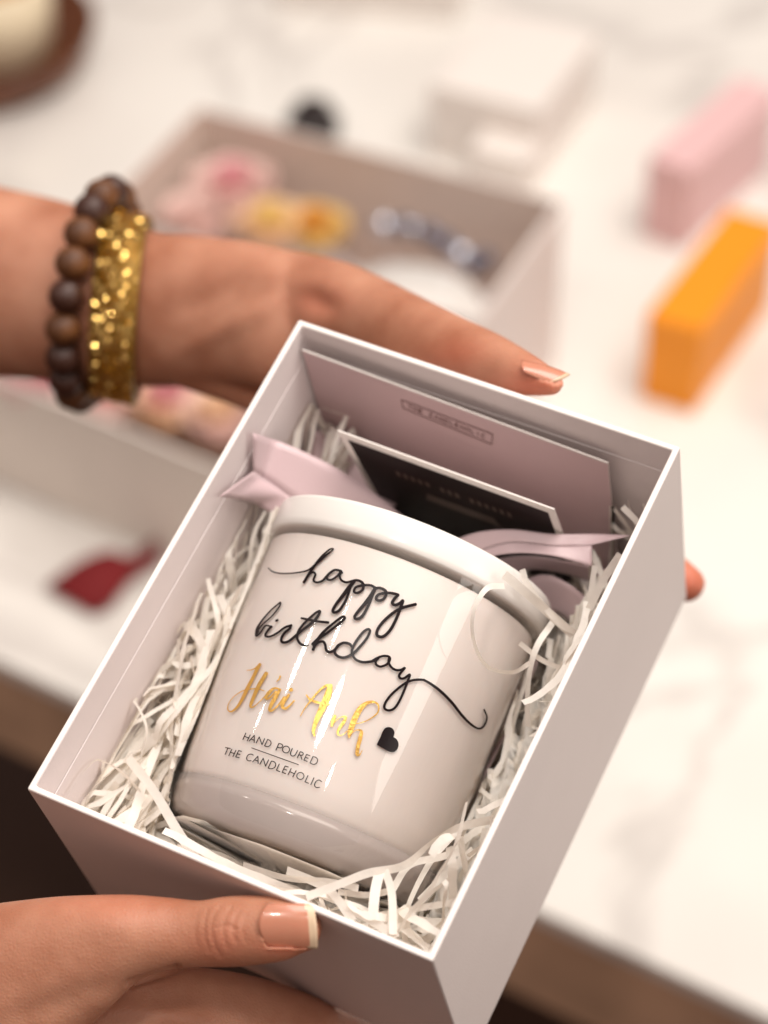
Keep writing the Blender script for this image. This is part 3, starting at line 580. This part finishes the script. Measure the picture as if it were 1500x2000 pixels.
# lower hand: thumb pressed on the near wall, fingers under the box
def zt_(px, py, rpx): # thumb centre depth so that it touches the near wall (box y = 0)
    z = zplane(px, py, 1, 0); return z - (rpx * z / FPX) / .40 * .80
th = [(585, 1812, 50), (560, 1813, 61), (510, 1816, 67), (450, 1819, 69), (390, 1824, 65), (320, 1824, 72), (240, 1835, 90)]
thumb = limb([(a, b, z, r, .85) for (a, b, r), z in zip(th, (.600, .601, .603, .6055, .608, .6105, .613))] + [(140, 1872, .617, 128, .7), (20, 1928, .624, 170, .65), (-120, 1990, .63, 190, .65)], cap0=True)
print('thumb z', [round(zt_(a, b, 60), 4) for a, b, r in th])
palm = limb([(-200, 2060, .64, 270, .6), (0, 2050, .638, 240, .5), (150, 2040, .638, 170, .5), (280, 2010, .642, 122, .6), (400, 1996, .65, 104, .9), (520, 2010, .665, 92, 1), (640, 2046, .68, 82, 1), (760, 2090, .70, 74, 1)])
fing = [limb([(150, 2110, .64, 120, .8), (400, 2130 + 60 * i, .66 + .01 * i, 92, 1), (620, 2170 + 70 * i, .69, 82, 1), (760, 2190 + 70 * i, .712, 70, 1)]) for i in range(3)]
V, F, nr = blend([thumb, palm] + fing, .00062, 22)
X, Y, c = vpix(V); nc = nr @ RCn; vis = np.clip(-nc[:, 2] * 3, 0, 1)
for pts, w, d in [([(432, 1768), (418, 1790), (414, 1815), (420, 1845), (432, 1868)], 4, .00026), ([(452, 1772), (440, 1795), (437, 1820), (444, 1848)], 3.5, .00024), ([(405, 1778), (400, 1800), (400, 1830), (408, 1855)], 4, .00024),
        ([(466, 1782), (458, 1800), (456, 1820), (462, 1840)], 3.5, .00024), ([(425, 1812), (445, 1808), (462, 1815)], 3.5, .00024), ([(385, 1785), (380, 1815), (386, 1850)], 4, .00012), ([(480, 1790), (474, 1815), (480, 1838)], 4, .00015),
        ([(255, 1922), (290, 1912), (320, 1902), (345, 1893)], 7, .0012)]:
    V = groove(V, nr, pts, w, d, vis)
V = bump_at(V, nr, 440, 1818, 42, 45, .0006, vis); V = bump_at(V, nr, 345, 1815, 35, 55, -.0007, vis)
V = bump_at(V, nr, 215, 1800, 70, 40, .0012, vis, .1); V = bump_at(V, nr, 120, 1960, 120, 30, -.0010, vis, -.35); V = bump_at(V, nr, 330, 1985, 120, 22, .0010, vis, .2)
# nail bed
def nailz(px, py):
    v = (py - 1808) / 44.0; u = (px - 565) / 60.0; return zn0 + .0042 * (1 - math.sqrt(max(1 - min(abs(v), .97) ** 2 * .8, 0))) + .0005 * u * u
m_ = vis * np.exp(-((X - 560) / 8) ** 2 - ((Y - 1812) / 8) ** 2); zn0 = c[m_ > .5][:, 2].mean() - .0003
X, Y, c = vpix(V)
for i in np.where((vis > 0) & (X > 490) & (X < 640) & (Y > 1750) & (Y < 1872))[0]:
    x, y = X[i], Y[i]; v = (y - 1808) / 43.0; left = 508 + 16 * v * v; e_ = max(abs(v) - 1, (left - x) / 43.0)
    if e_ < 0: 
        zt2 = nailz(x, y) + .00035
        if c[i, 2] < zt2 + .002: V[i] = c2w(c[i] * (zt2 / c[i, 2]))
    elif e_ < .14: V[i] = V[i] + nr[i] * .00035 * (1 - e_ / .14)
h1 = hand_obj('hand', V, F, [(560, 1850, 70, 25, .5), (430, 1850, 60, 40, .35), (200, 1760, 120, 40, .25)], at=P(100, 1900, .62),
    label='bare lower hand gripping the near wall of the held box, thumb nail facing out', cat='hand', group='hands holding the gift box')
rows = []; mi = []
xs = np.linspace(0, 1, 22)
for a in xs:
    r = []
    for b in np.linspace(-1, 1, 17):
        xr = 505 + 17 * b * b; xe = 619 + 4 * b - 3 * b * b; x = xr + (xe - xr) * a; y = 1808 + b * (43 - 4 * max(0, .15 - a) / .15) + (a - .5) * 3; z = nailz(x, y)
        r.append(P(x, y, z))
    rows.append(r)
for i in range(21):
    for j in range(16): mi.append(1 if xs[i] > .80 + .03 * math.sin(j / 16 * math.pi) else 0)
g = G(); g.grid(rows); o = mesh('nail', g.V, g.F, M['nail'], h1, mats=[M['nail'], M['nailtip']], midx=mi, label='square thumb nail with a pale free edge')
s_ = o.modifiers.new('solid', 'SOLIDIFY'); s_.thickness = .0005; s_.offset = 0
# upper hand
def zu(px, py, rpx): z = zplane(px, py, 1, BH); return z + (rpx * z / FPX) / .40 * .9
th = [(470, 602, .786, 118, .55), (560, 600, .776, 112, .6), (640, 604, .762, 100, .7), (710, 618, .746, 86, .8), (780, 642, .728, 76, .85), (870, 677, .706, 67, .9), (950, 704, .690, 58, .9), (1015, 728, .677, 46, .92), (1055, 741, .670, 35, .9), (1080, 750, .667, 26, .9)]
thumb = limb(th, cap0=True)
arm = limb([(-220, 520, .835, 205, .85), (-60, 545, .828, 190, .82), (80, 565, .82, 178, .8), (200, 590, .81, 165, .76), (290, 605, .80, 152, .72), (380, 608, .79, 148, .66), (480, 615, .78, 142, .62), (560, 635, .772, 135, .60), (640, 680, .775, 125, .5)])
back = limb([(380, 640, .79, 120, .5), (560, 700, .785, 130, .4), (720, 800, .79, 150, .32), (840, 900, .795, 150, .28)])
fg = []
for dx, dy, L_ in ((60, -60, 1.0), (0, 0, .9), (-60, 60, .8), (-110, 120, .65)):
    tx, ty = 800 + 545 * L_ + dx * .0, 870 + 275 * L_ + dy * 1.4 + 40 * (1 - L_)
    if L_ == 1.0: tx, ty = 1346, 1142
    p0 = (800 + dx, 850 + dy, .785, 56, .9)
    zt3 = [max(zplane(a, b, 2, -BD), .70) for a, b in ((tx, ty), ((tx + p0[0]) / 2, (ty + p0[1]) / 2))]
    fg.append(limb([p0, ((tx + p0[0]) / 2, (ty + p0[1]) / 2 + 10, zt3[1] + .014, 50, 1), (tx - 40, ty - 22, zt3[0] + .010, 44, 1), (tx, ty, zt3[0] + .0085, 36, 1)]))
V, F, nr = blend([thumb, arm, back] + fg, .0009, 26)
X, Y, c = vpix(V); nc = nr @ RCn; vis = np.clip(-nc[:, 2] * 3, 0, 1)
V = bump_at(V, nr, 620, 588, 38, 26, -.0022, vis, .5); V = bump_at(V, nr, 560, 545, 70, 30, .0012, vis, .3); V = bump_at(V, nr, 440, 640, 120, 22, .0014, vis, -.5); V = bump_at(V, nr, 400, 585, 90, 25, -.0010, vis, -.4)
X, Y, c = vpix(V); w_ = vis * np.exp(-((X - 1050) / 9) ** 2 - ((Y - 730) / 9) ** 2); zc_ = c[w_ > .4][:, 2].mean()
def nail2(a, b): return zc_ - .0006 + .0034 * (1 - b) ** 1.7 + .0012 * max(b - .6, 0) - .0006 * a
for i in np.where((vis > 0) & (X > 1008) & (X < 1115) & (Y > 695) & (Y < 762))[0]:
    a = (X[i] - 1018) / 72.0; b = (Y[i] - 702 - 26 * a) / 25.0
    if 0 < a < 1.15 and -.2 < b < .97:
        z_ = nail2(min(a, 1), min(max(b, 0), 1)) + .0004
        if c[i, 2] < z_ + .001: V[i] = c2w(c[i] * (z_ / c[i, 2]))
h2 = hand_obj('hand', V, F, [(1040, 750, 60, 40, .7), (900, 690, 60, 30, .35), (625, 590, 60, 40, .45), (1350, 1140, 60, 60, .9)], at=P(430, 600, .79),
    label='upper hand wearing two bracelets, reaching round the far wall of the held box', cat='hand', group='hands holding the gift box')
# its thumb nail, seen edge-on along the upper side of the tip
rows = []
for a in np.linspace(0, 1, 14):
    r = []
    for b in np.linspace(0, 1, 9):
        x = (1018 + 96 * a) * (1 - b) + (1024 + 46 * a) * b; y = (702 + 29 * a - 4 * math.sin(a * 3.1)) * (1 - b) + (728 + 22 * a) * b; x += 6 * math.sin(math.pi * b) * (a - .5)
        r.append(P(x, y, nail2(a, b)))
    rows.append(r)
g = G(); g.grid(rows); o = mesh('nail', g.V, g.F, M['nail'], h2, mats=[M['nail'], M['nailtip']], midx=[1 if i >= 12 else 0 for i in range(13) for j in range(8)], label='thumb nail seen from the side')
s_ = o.modifiers.new('solid', 'SOLIDIFY'); s_.thickness = .0006

# ------------------------------------------------------------------ bracelets
a_c = [C(-60, 545, .828), C(290, 605, .80)]; at_ = a_c[1] - a_c[0]; at_ /= np.linalg.norm(at_)
def armring(px, py, z, rpx, k, tilt=0.0, pitch=0.0):
    c = C(px, py, z); v = c / np.linalg.norm(c); w = np.cross(at_, v); w /= np.linalg.norm(w); u = np.cross(w, at_); u /= np.linalg.norm(u)
    if w[1] > 0: w = -w                                     # w points up in the picture
    if u[2] > 0: u = -u                                     # u points at the viewer
    r = rpx * z / FPX
    def f(a, off=0.0, along=0.0):
        ca, sa = math.cos(a), math.sin(a)
        return c2w(c + w * (r + off) * ca + u * (r * k + off) * sa + at_ * (along + (r * tilt) * ca + r * pitch * sa))
    return f
fb = armring(187, 575, .812, 176, .78, tilt=.01, pitch=.19)
bb = empty('bead_bracelet', fb(0) * .5 + fb(math.pi) * .5, label='bracelet of large round brown wooden beads on the wrist behind the gold one', cat='bracelet', group='bracelets on the upper wrist')
ico = bmesh.new(); bmesh.ops.create_icosphere(ico, subdivisions=3, radius=1); IV = np.array([v.co[:] for v in ico.verts]); IF = [tuple(v.index for v in f.verts) for f in ico.faces]; ico.free()
NB = 20
for i in range(NB):
    a = 2 * math.pi * (i + .2) / NB; r = .0061; p_ = fb(a, .0046)
    mesh('bead', p_ + IV * r * np.array([1, 1, .96]), IF, M['bead2' if i % 3 == 2 or i in (0, 7, 12) else 'bead'], bb, at=p_)
g = G(); g.grid([[fb(a, .0052 + .0008 * math.cos(b), .0008 * math.sin(b)) for b in np.linspace(0, 2 * math.pi, 7)] for a in np.linspace(0, 2 * math.pi, 73)])
mesh('cord', g.V, g.F, M['cord'], bb)
fgd = armring(238, 600, .806, 164, .78, tilt=-.10, pitch=.38)
gbk = empty('gold_bracelet', fgd(0) * .5 + fgd(math.pi) * .5, label='wide glittering gold sequin cuff beside the wooden beads on the wrist', cat='bracelet', group='bracelets on the upper wrist')
HWb = .0086
rows = [[fgd(a, .0012, s) for s in (-HWb, HWb)] + [fgd(a, .0030, s) for s in (HWb, -HWb)] for a in np.linspace(0, 2 * math.pi, 97)]
rows = [r + [r[0]] for r in rows]; g = G(); g.grid(rows); mesh('cuff_band', g.V, g.F, M['goldbase'], gbk)
g = G()
for i in range(84):
    a = 2 * math.pi * i / 84
    for j in range(7):
        s = (-HWb + .0011) + (2 * HWb - .0022) * (j + (.5 if i % 2 else 0)) / 6.5; p_ = fgd(a, .0032, s)
        n1 = fgd(a, .02, s) - p_; n1 /= np.linalg.norm(n1); n1 = n1 + rng.normal(size=3) * .42; n1 /= np.linalg.norm(n1)
        t1 = np.cross(n1, [0, 0, 1.0]); t1 /= np.linalg.norm(t1); t2_ = np.cross(n1, t1); R_ = .00108
        g.add([p_ + n1 * .0002] + [p_ + R_ * (t1 * math.cos(q_) + t2_ * math.sin(q_)) for q_ in np.linspace(0, 2 * math.pi, 9)[:-1]] + [p_ - n1 * .0009], [(0, 1 + k, 1 + (k + 1) % 8) for k in range(8)] + [(9, 1 + (k + 1) % 8, 1 + k) for k in range(8)])
mesh('sequins', g.V, g.F, M['sequin'], gbk, smooth=False)

# ------------------------------------------------------------------ things on the table
def frame_from(BL, BR, BK, h=0.0):
    a, b, k = T(*BL, h), T(*BR, h), T(*BK, h); y = k - a; D_ = np.linalg.norm(y); y /= D_; x = np.array([y[1], -y[0], 0])
    if x @ (b - a) < 0: x = -x
    return a, x, y, abs((b - a) @ x), D_, a
def solid_box(name, BL, BR, BK, topy, m, **k):
    a, x, y, W_, D_, _ = frame_from(BL, BR, BK); lo, hi = 0, .5
    for _ in range(40):
        md = (lo + hi) / 2
        if pix(a + np.array([0, 0, md]))[1] > topy: lo = md
        else: hi = md
    H_ = lo; r = empty(name, a + x * W_ / 2 + y * D_ / 2, **k); g = G(); up = np.array([0, 0, 1.0]); ls = H_ * .7
    q = [a, a + x * W_, a + x * W_ + y * D_, a + y * D_]; i_ = .0006
    qi = [a + x * i_ + y * i_, a + x * (W_ - i_) + y * i_, a + x * (W_ - i_) + y * (D_ - i_), a + x * i_ + y * (D_ - i_)]
    g.hexa(qi + [p_ + up * ls for p_ in qi]); bevel(mesh('base', g.V, g.F, m, r, smooth=False), .001)
    g = G(); g.hexa([p_ + up * ls for p_ in q] + [p_ + up * H_ for p_ in q]); bevel(mesh('lid', g.V, g.F, m, r, smooth=False), .0015); return r, (a, x, y, W_, D_, H_)
solid_box('orange_box', (1248, 776), (1358, 805), (1404, 565), 612, M['orangebox'], label='bright orange closed box on the table, nearer than the pink one', cat='box')
solid_box('pink_box', (1252, 458), (1345, 478), (1425, 300), 304, M['pinkbox'], label='pale pink closed box on the table behind the orange box', cat='box')
solid_box('white_box', (838, 300), (1062, 335), (960, 150), 165, M['white'], label='larger upright white box on the table behind the open gift box', cat='box', group='plain white boxes')
solid_box('white_box', (915, 365), (1035, 380), (960, 300), 290, M['white'], label='small low white box in front of the upright white box', cat='box', group='plain white boxes')
solid_box('pale_box', (540, 10), (880, 92), (600, -120), -70, M['white'], label='pale box cut off by the top edge of the picture', cat='box')
def table_gift_box(P1, P2, P3, H_, D_, outer='box', inner='boxin', **k):               # rim pixels back-left, back-right, front-left
    a, b, c_ = T(*P1, H_), T(*P2, H_), T(*P3, H_); H_ = H_ * KS; x = b - a; W_ = np.linalg.norm(x); x /= W_; y = np.array([-x[1], x[0], 0])
    if y @ (c_ - a) > 0: y = -y
    hh = abs((c_ - a) @ y); o0 = a - y * hh; r = empty('gift_box', (a + b) / 2 - y * hh / 2 - np.array([0, 0, H_]), **k)
    f = lambda X_, Y_, Z_: o0 + x * X_ + y * Y_ + np.array([0, 0, Z_]); open_box(r, f, W_, hh, H_ - .0005, th=.0026, band=.018, outer=outer, inner=inner); return f, W_, hh, H_
f2, W2, H2_, D2 = table_gift_box((388, 206), (1102, 392), (190, 420), .115, None, inner='bouncein', label='open white gift box with flowers and crystal beads standing on the table behind', cat='gift box', group='white gift boxes')
f3, W3, H3_, D3 = table_gift_box((-40, 560), (560, 800), (-90, 700), .08, None, outer='beige', inner='bouncein', label='open pale gift box with pink flowers at the left of the held box', cat='gift box', group='white gift boxes')
print('box2', W2, H2_, 'box3', W3, H3_)
def lathe_at(name, ctr_, prof, m, parent=None, n=48, **k):
    g = lathe(lambda r, a, s: np.asarray(ctr_) + KS * np.array([r * math.cos(a), r * math.sin(a), s]), prof, n); return mesh(name, g.V, g.F, m, parent, at=np.asarray(ctr_, float), **k)
def table_jar(cc, R_, H_, bodym, lidm, **k):
    r = empty('candle_jar', cc, **k)
    lathe_at('glass_body', cc, [(R_ * .9, 0), (R_ * .97, .004), (R_ * .97, H_ * .85)], bodym, r); lathe_at('lid', cc + np.array([0, 0, H_ * .86 * KS]), [(R_, 0), (R_, H_ * .11), (R_ * .97, H_ * .14), (.001, H_ * .14)], lidm, r); return r
def pin(f, px, py, h): return T(px, py, h)
c_ = T(795, 600, .092); table_jar(np.array([c_[0], c_[1], .004]), .043, .088, M['white'], M['lid'], label='candle jar with a white lid standing in the gift box behind', cat='candle', group='candle jars in gift boxes')
def rose(ctr_, R_, m, mc, **k):
    R_ = R_ * KS
    r = empty('soap_rose', np.asarray(ctr_) - np.array([0, 0, R_ * .6]), **k)
    for part, (r0, r1, n_, mm) in {'outer_petals': (.55, 1.0, 11, m), 'inner_petals': (.08, .5, 8, mc)}.items():
        g = G()
        for i in range(n_):
            t = i / n_; a = i * 2.4; rr = R_ * (r0 + (r1 - r0) * t); hh = R_ * (.75 - .45 * (r0 + (r1 - r0) * t)); wd = .95 - .3 * t
            rows = []
            for v in np.linspace(0, 1, 6):
                rad = rr * (.35 + .65 * math.sin(v * 1.5)) + R_ * .12 * v ** 3
                rows.append([np.asarray(ctr_) + np.array([rad * math.cos(a + u_ * wd), rad * math.sin(a + u_ * wd), -R_ * .5 + (hh + R_ * .5) * v - .12 * R_ * u_ * u_ * v]) for u_ in np.linspace(-1, 1, 9)])
            g.grid(rows)
        o = mesh(part, g.V, g.F, mm, r); s_ = o.modifiers.new('solid', 'SOLIDIFY'); s_.thickness = .0008
    return r
for px, py, h, R_, m1, m2, lab in [(455, 372, .085, .025, 'rosepale', 'rosepink', 'deep pink-centred rose in the gift box behind'), (395, 430, .080, .023, 'rosepale', 'rosepale', 'pale pink rose beside the deep pink-centred one'), (528, 448, .080, .023, 'rosepeach', 'roseyellow', 'peach yellow rose between the pink and orange ones'), (615, 452, .080, .020, 'roseyellow', 'roseorange', 'orange-centred rose next to the white jar lid')]:
    rose(T(px, py, h), R_, M[m1], M[m2], label=lab, cat='flower', group='roses in the gift box behind')
for px, py, m1, m2, lab in [(60, 745, 'rosepink', 'rosepink', 'leftmost pink rose in the pale box at the left'), (200, 790, 'rosepale', 'rosepink', 'pink rose below the wooden beads in the pale box'), (330, 800, 'rosepeach', 'rosepink', 'peach rose with a pink heart in the pale box at the left'), (430, 830, 'rosepale', 'rosepeach', 'pale rose nearest the held box, in the pale box at the left')]:
    rose(T(px, py - 10, .068), .024, M[m1], M[m2], label=lab, cat='flower', group='roses in the pale box at the left')
pts = cr_spline([(*T(735, 440, .086),), (*T(790, 442, .09),), (*T(850, 460, .092),), (*T(890, 490, .09),), (*T(925, 515, .086),), (*T(955, 505, .08),)], 4)
r = empty('crystal_bead_string', pts[8], label='string of silvery blue crystal beads beside the white jar lid', cat='bead string')
for i, p_ in enumerate(pts): mesh('bead', np.asarray(p_) + IV * KS * (.0040 + .0022 * (i % 3 == 1)), IF, M['crystalglint' if i % 4 == 1 else 'crystal'], r, at=np.asarray(p_), smooth=False)
# filler so the boxes are not empty
for nm, f, W_, H_, D_, lab in (('tissue_paper', f2, W2, H2_, D2, 'white tissue paper lining the gift box behind'), ('tissue_paper', f3, W3, H3_, D3, 'peach tissue paper lining the pale gift box at the left')):
    g = G(); rows = []
    for i in range(22): rows.append([f(.004 + (W_ - .008) * j / 29, .004 + (H_ - .008) * i / 21, -D_ + .035 + .012 * math.sin(i * 1.7 + j) + .01 * rng.random()) for j in range(30)])
    g.grid(rows); mesh(nm, g.V, g.F, M['rosepeach'] if f is f3 else M['boxin'], None, smooth=False, label=lab, cat='tissue paper', group='tissue paper in the boxes')
# small black cap
cc = T(612, 262, 0); r = empty('black_bottle', cc, label='small black bottle standing behind the open gift box', cat='bottle')
lathe_at('body', cc, [(.014, 0), (.018, .002), (.018, .012), (.014, .015)], M['black'], r); lathe_at('cap', cc + np.array([0, 0, .0152 * KS]), [(.0125, 0), (.0125, .007), (.011, .008), (.001, .008)], M['black'], r)
# dark red ribbon scrap
up = cr_spline([T(86, 1146, .004), T(150, 1098, .012), T(212, 1074, .012), T(255, 1084, .008), T(306, 1048, .012)], 5); lo = cr_spline([T(184, 1200, .003), T(222, 1176, .006), T(248, 1140, .006), T(275, 1118, .005), T(314, 1092, .008)], 5)
g = G(); g.grid([[a + (b - a) * t for t in (0, .33, .66, 1)] for a, b in zip(up, lo)]); o = mesh('ribbon_scrap', g.V, g.F, M['red'], None, label='dark red ribbon scrap on the table left of the held box', cat='ribbon'); s_ = o.modifiers.new('solid', 'SOLIDIFY'); s_.thickness = .0008
# wooden bowl with a jar, upper left
cc = T(-45, 120, 0); r_ = .086
lathe_at('wooden_bowl', cc, [(r_ * .72, 0), (r_ * .9, .006), (r_, .030), (r_ * .985, .032), (r_ * .95, .030), (r_ * .84, .009), (.001, .008)], M['bowl'], None, 64, label='round dark brown wooden bowl in the upper left corner', cat='bowl')
cj = cc + np.array([.016, -.004, .0102]); r = empty('candle_glass', cj, label='cream candle glass with an amber top standing in the wooden bowl', cat='candle')
lathe_at('glass_body', cj, [(.034, 0), (.041, .008), (.043, .03), (.044, .066)], M['cream'], r); lathe_at('wax_top', cj + np.array([0, 0, .0664 * KS]), [(.043, 0), (.043, .010), (.04, .012), (.001, .012)], M['amber'], r)
